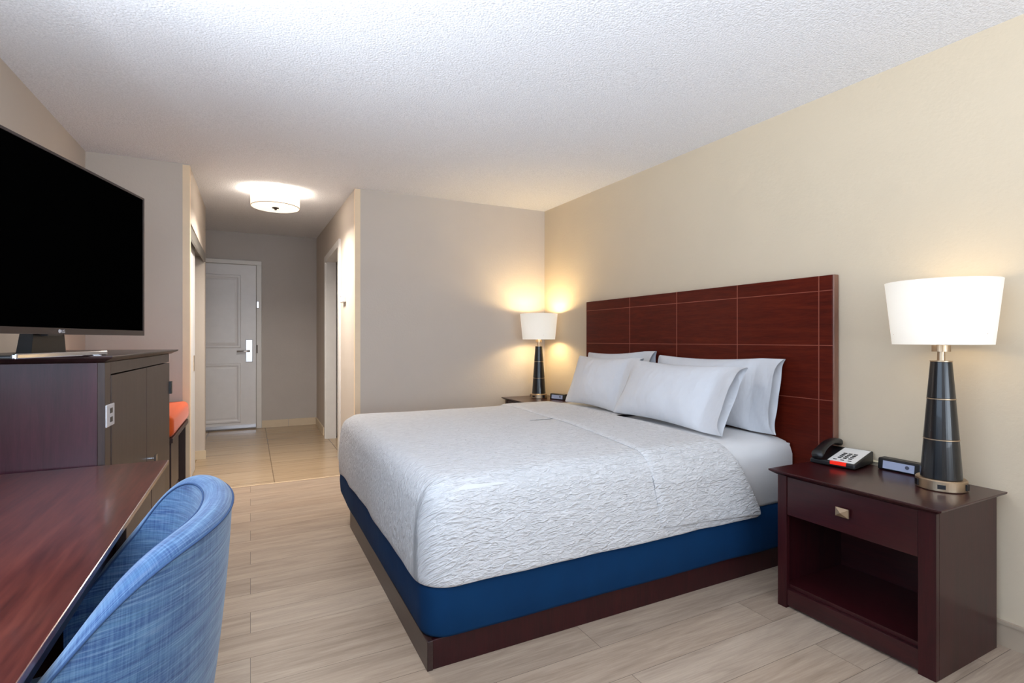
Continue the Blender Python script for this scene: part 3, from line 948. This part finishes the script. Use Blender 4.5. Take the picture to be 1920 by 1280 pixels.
R = [rg(-.004, DZT), rg(0.006, DZT + .006), rg(0.026, DZT + .016), rg(0.028, DZT + .021), rg(0.026, DZT + .024)]
for a, b in zip(R, R[1:]):
    for k in range(4):
        tp.faces.new((a[k], a[(k + 1) % 4], b[(k + 1) % 4], b[k]))
tp.faces.new(R[0]); tp.faces.new(R[-1])
dr.part('top', tp, M['espresso_y'])
DTOP = DZT + .024
hub = dr.part('media_hub', bx(DX - .012, DX + .004, 2.275, 2.375, 0.888, 0.968), M['silver_plastic'], bevel=0.003, label='silver socket plate on the front edge')
for z_ in (0.903, 0.935):
    dr.part('socket', bx(DX + .003, DX + .0052, 2.315, 2.345, z_, z_ + .018), M['black'], hub)

KX, KYF, KZ = -0.267, 2.262, 0.76
dk = Thing('desk', (-0.62, 1.2, 0), 'grained cherry desk running towards the camera in front of the dresser', 'desk')
dk.part('top', bx(XL + .005, KX, -0.35, KYF, KZ - .014, KZ), M['desk'], bevel=0.002)
ped = dk.part('pedestal', bx(XL + .06, KX - .035, 1.62, KYF - .01, 0.0, KZ - .024), M['cherry'])
for ya, yb in ((1.60, 1.965), (1.975, KYF - .004)):
    dw = dk.part('drawer', bx(KX - .033, KX - .012, ya, yb, 0.40, KZ - .032), M['espresso'], ped, bevel=0.002)
for ya, yb in ((1.60, 1.965), (1.975, KYF - .004)):
    dk.part('drawer', bx(KX - .033, KX - .012, ya, yb, 0.03, 0.39), M['espresso'], ped, bevel=0.002)
dk.part('apron', bx(KX - .06, KX - .04, -0.35, 1.60, KZ - .095, KZ - .024), M['cherry_y'])
dk.part('side_panel', bx(XL + .06, KX - .03, -0.35, -0.325, 0, KZ - .024), M['cherry'])
dk.part('modesty_panel', bx(XL + .06, XL + .08, -0.32, 1.60, 0.25, KZ - .024), M['cherry'])

# paper card on the dresser top
cd = link_mesh('paper_card', bx(-.07, .07, -.055, .055, 0, .0016), M['paper'])
cd.location = (-0.545, 2.315, DTOP + .0004); cd.rotation_euler = (0, 0, 0.1)
tag(cd, 'flat white card lying on the near corner of the dresser top', 'card')

# ---------------------------------------------------------------- television
TVR = Vector((-0.433, 2.832, 0))
td = Vector((0.287, 0.958, 0)).normalized()
TW, ZB, ZT = 1.10, 1.219, 1.838
mid = TVR - td * (TW / 2)
ang = math.atan2(td.y, td.x)          # local +x runs along the screen towards its far end
tv = Thing('television', (mid.x, mid.y, DTOP), 'large black flat-screen television angled on top of the dresser', 'television', rz=ang, local=True)
zb, zt_ = ZB - DTOP, ZT - DTOP
# local y: +y is the back (towards the wall), -y the screen side
cab = tv.part('cabinet', bx(-TW / 2 + .004, TW / 2 - .004, 0.006, 0.04, zb + .004, zt_ - .004), M['black'], bevel=0.006)
bx_ = bx(-TW / 2, TW / 2, -.006, 0.01, zb, zb + .022)
bx(-TW / 2, TW / 2, -.006, 0.01, zt_ - .009, zt_, bx_)
bx(-TW / 2, -TW / 2 + .010, -.006, 0.01, zb + .022, zt_ - .009, bx_)
bx(TW / 2 - .010, TW / 2, -.006, 0.01, zb + .022, zt_ - .009, bx_)
bz = tv.part('bezel', bx_, M['bezel'])
tv.part('screen', bx(-TW / 2 + .010, TW / 2 - .010, -.003, 0.006, zb + .022, zt_ - .009), M['screen'], label='black switched-off screen')
tv.part('sensor', bx(-.07, .0, -.008, .012, zb - .006, zb), M['black'], bz)
# maker's mark: a small disc and two letters in the middle of the lower bezel
lg = lathe([(0.0062, 0), (0.0062, .0008)], (0, 0), 20)
p = tv.part('logo_disc', lg, M['silver_plastic'], bz); p.location = (-.009, -.0062, zb + .011); p.rotation_euler = (PI / 2, 0, 0)
cu = bpy.data.curves.new('logo_letters', 'FONT')
cu.body = 'LG'; cu.size = 0.015; cu.extrude = 0.0004
to = bpy.data.objects.new('logo_letters', cu)
C.objects.link(to)
dg = bpy.context.evaluated_depsgraph_get()
me = bpy.data.meshes.new_from_object(to.evaluated_get(dg))
bpy.data.objects.remove(to)
me.materials.clear(); me.materials.append(M['silver_plastic'])
lo_ = bpy.data.objects.new('logo_letters', me); C.objects.link(lo_)
lo_.parent = bz; lo_.location = (0.0, -.0066, zb + .0055); lo_.rotation_euler = (PI / 2, 0, 0)
# stand: neck and a chromed foot
nk = bmesh.new()
vv = [nk.verts.new(p) for p in ((-.085, .03, .010), (.085, .03, .010), (.085, .075, .010), (-.085, .075, .010), (-.06, .03, zb + .12), (.06, .03, zb + .12), (.06, .06, zb + .12), (-.06, .06, zb + .12))]
for f in ((0, 1, 2, 3), (4, 5, 6, 7), (0, 1, 5, 4), (1, 2, 6, 5), (2, 3, 7, 6), (3, 0, 4, 7)):
    nk.faces.new([vv[i] for i in f])
tv.part('stand_neck', nk, M['black'])
ft = tv.part('stand_foot', bx(-.36, .07, -.10, .14, .0008, .012), M['black'], bevel=0.004)
e_ = bx(-.362, .072, -.112, -.098, .0008, .017)
tv.part('foot_rim', e_, M['chrome'], ft, label='polished chrome front rim of the foot', bevel=0.004, seg=3)

# ---------------------------------------------------------------- luggage bench with orange cushion
be = Thing('bench', (-0.68, 4.0, 0), 'dark wooden bench beyond the dresser by the closet wall', 'bench')
BX = -0.397
be.part('seat_board', bx(XL + .02, BX - .004, 3.56, YC - .008, 0.600, 0.628), M['espresso_y'], bevel=0.002)
be.part('drawer_cabinet', bx(XL + .03, BX - .034, 3.57, 3.92, 0, 0.600), M['espresso'], bevel=0.002)
be.part('drawer', bx(BX - .034, BX - .014, 3.575, 3.915, 0.31, 0.595), M['espresso'], bevel=0.002)
be.part('drawer', bx(BX - .034, BX - .014, 3.575, 3.915, 0.02, 0.30), M['espresso'], bevel=0.002)
be.part('side_panel', bx(XL + .03, BX - .02, YC - .03, YC - .01, 0, 0.600), M['espresso'])
be.part('back_panel', bx(XL + .03, XL + .05, 3.92, YC - .03, 0, 0.600), M['recess_shade'])  # panel coloured dark to stand for the shaded space under the seat
cb = bx(XL + .025, BX, 3.56, YC - .006, 0.6285, 0.760)
cu_ = link_mesh('seat_cushion', cb, M['orange'], None, True, [('BEVEL', dict(width=0.035, segments=5))])
tag(cu_, 'bright orange seat cushion on the dark bench by the closet wall', 'cushion')

# ---------------------------------------------------------------- blue tub chair
ch = Thing('desk_chair', (-0.24, 1.27, 0), 'blue tweed tub chair with its back to the room, pushed up to the desk', 'chair')
CX0, CY0, CA, CB, HB, HA, EX, TH, SN, TILT, ARM = -0.262, 1.264, 0.197, 0.326, 0.862, 0.59, 2.457, 2.108, 0.96, 0.031, 0.224
def rim(t, off=0.0, drop=0.0):
    """point of the shell at angle t, moved outwards by off, at drop below the rim (0..1 of height to the seat base)"""
    c, s = math.cos(t), math.sin(t)
    k = 0.5 + 0.5 * math.cos(PI * (abs(t) / TH) ** EX)
    h = HA + (HB - HA) * k
    lx = (CA + off) * math.copysign(abs(c) ** SN, c) if c > 0 else (ARM) * c
    ly = (CB + off) * math.copysign(abs(s) ** SN, s)
    zbot = 0.30
    z = h + (zbot - h) * drop
    f = 1 - 0.16 * drop ** 1.5                    # shell narrows towards its foot
    lx, ly = lx * f, ly * f
    if c > 0: lx += 0.0
    return Vector((CX0 + lx + TILT * k * (1 - drop), CY0 + ly, z))
NT = 64
ts = [-TH + 2 * TH * i / NT for i in range(NT + 1)]
def shell(profile):
    return [[(lambda p: p)(rim(t, o, d) + Vector((0, 0, up))) for t in ts] for o, d, up in profile]
OUTP = [(0.0, 1.0, 0), (0.004, .85, 0), (0.006, .7, 0), (0.006, .5, 0), (0.004, .3, 0), (0.002, .15, 0), (0.0, .05, 0), (0.0, 0.012, 0)]
ROLL = [(0.0, 0.012, 0), (-.004, 0, 0.002), (-.014, 0, 0.009), (-.028, 0, 0.012), (-.042, 0, 0.009), (-.053, 0, 0.002), (-.057, 0.012, 0)]
INP = [(-.057, 0.012, 0), (-.058, .08, 0), (-.060, .2, 0), (-.066, .4, 0), (-.075, .55, 0), (-.075, .75, 0)]
def uvz(prof):
    Q = shell(prof)
    return lambda i, j: (j / NT * 1.5, Q[i][j].z)
uvf = lambda nr, s0, s1: (lambda i, j: (j / NT * 1.5, s0 + (s1 - s0) * i / nr))
ch.part('outer_shell', grid(shell(OUTP), uv=uvz(OUTP)), M['tweed'], smooth=True, mods=[('SUBSURF', dict(levels=1, render_levels=1))])
ch.part('rolled_rim', grid(shell(ROLL), uv=uvf(len(ROLL) - 1, .5, .57)), M['tweed'], smooth=True, label='lighter padded rim band', mods=[('SUBSURF', dict(levels=1, render_levels=1))])
ch.part('inner_back', grid(shell(INP), uv=uvz(INP)), M['tweed'], smooth=True, mods=[('SUBSURF', dict(levels=1, render_levels=1))])
sm = tube([rim(t, 0.001, 0.012) for t in ts], 0.0024, 6)
tube([rim(t, -.056, 0.006) + Vector((0, 0, 0.001)) for t in ts], 0.0022, 6, sm)
ch.part('seam', sm, M['seam'], smooth=True)
for s_ in (-1, 1):                                   # arm fronts
    t = s_ * TH
    A_ = [rim(t, o, d) + Vector((0, 0, up)) for o, d, up in OUTP + ROLL[1:] + INP[1:]]
    bm = bmesh.new()
    vs_ = [bm.verts.new(p) for p in A_]
    bm.faces.new(vs_)
    ch.part('arm_front', bm, M['tweed'])
seat = bmesh.new()
rows = []
for (f, z) in ((0.80, 0.33), (0.83, 0.36), (0.83, 0.42), (0.78, 0.455), (0.55, 0.468), (0.2, 0.472), (0.01, 0.473)):
    rows.append([(CX0 - .08 + (CA + .06) * f * math.copysign(abs(math.cos(a)) ** .7, math.cos(a)), CY0 + (CB - .03) * f * math.copysign(abs(math.sin(a)) ** .7, math.sin(a)), z) for a in [2 * PI * k / 40 for k in range(40)]])
grid(rows, seat, close=True)
ch.part('seat', seat, M['tweed'], smooth=True)
for sx, sy in ((1, 1), (1, -1), (-1, 1), (-1, -1)):
    lx, ly = CX0 - .06 + sx * .13, CY0 + sy * .19
    ch.part('leg', tube([(lx, ly, 0.34), (lx + sx * .03, ly + sy * .03, 0.0)], 0.016, 12), M['espresso'], smooth=True)
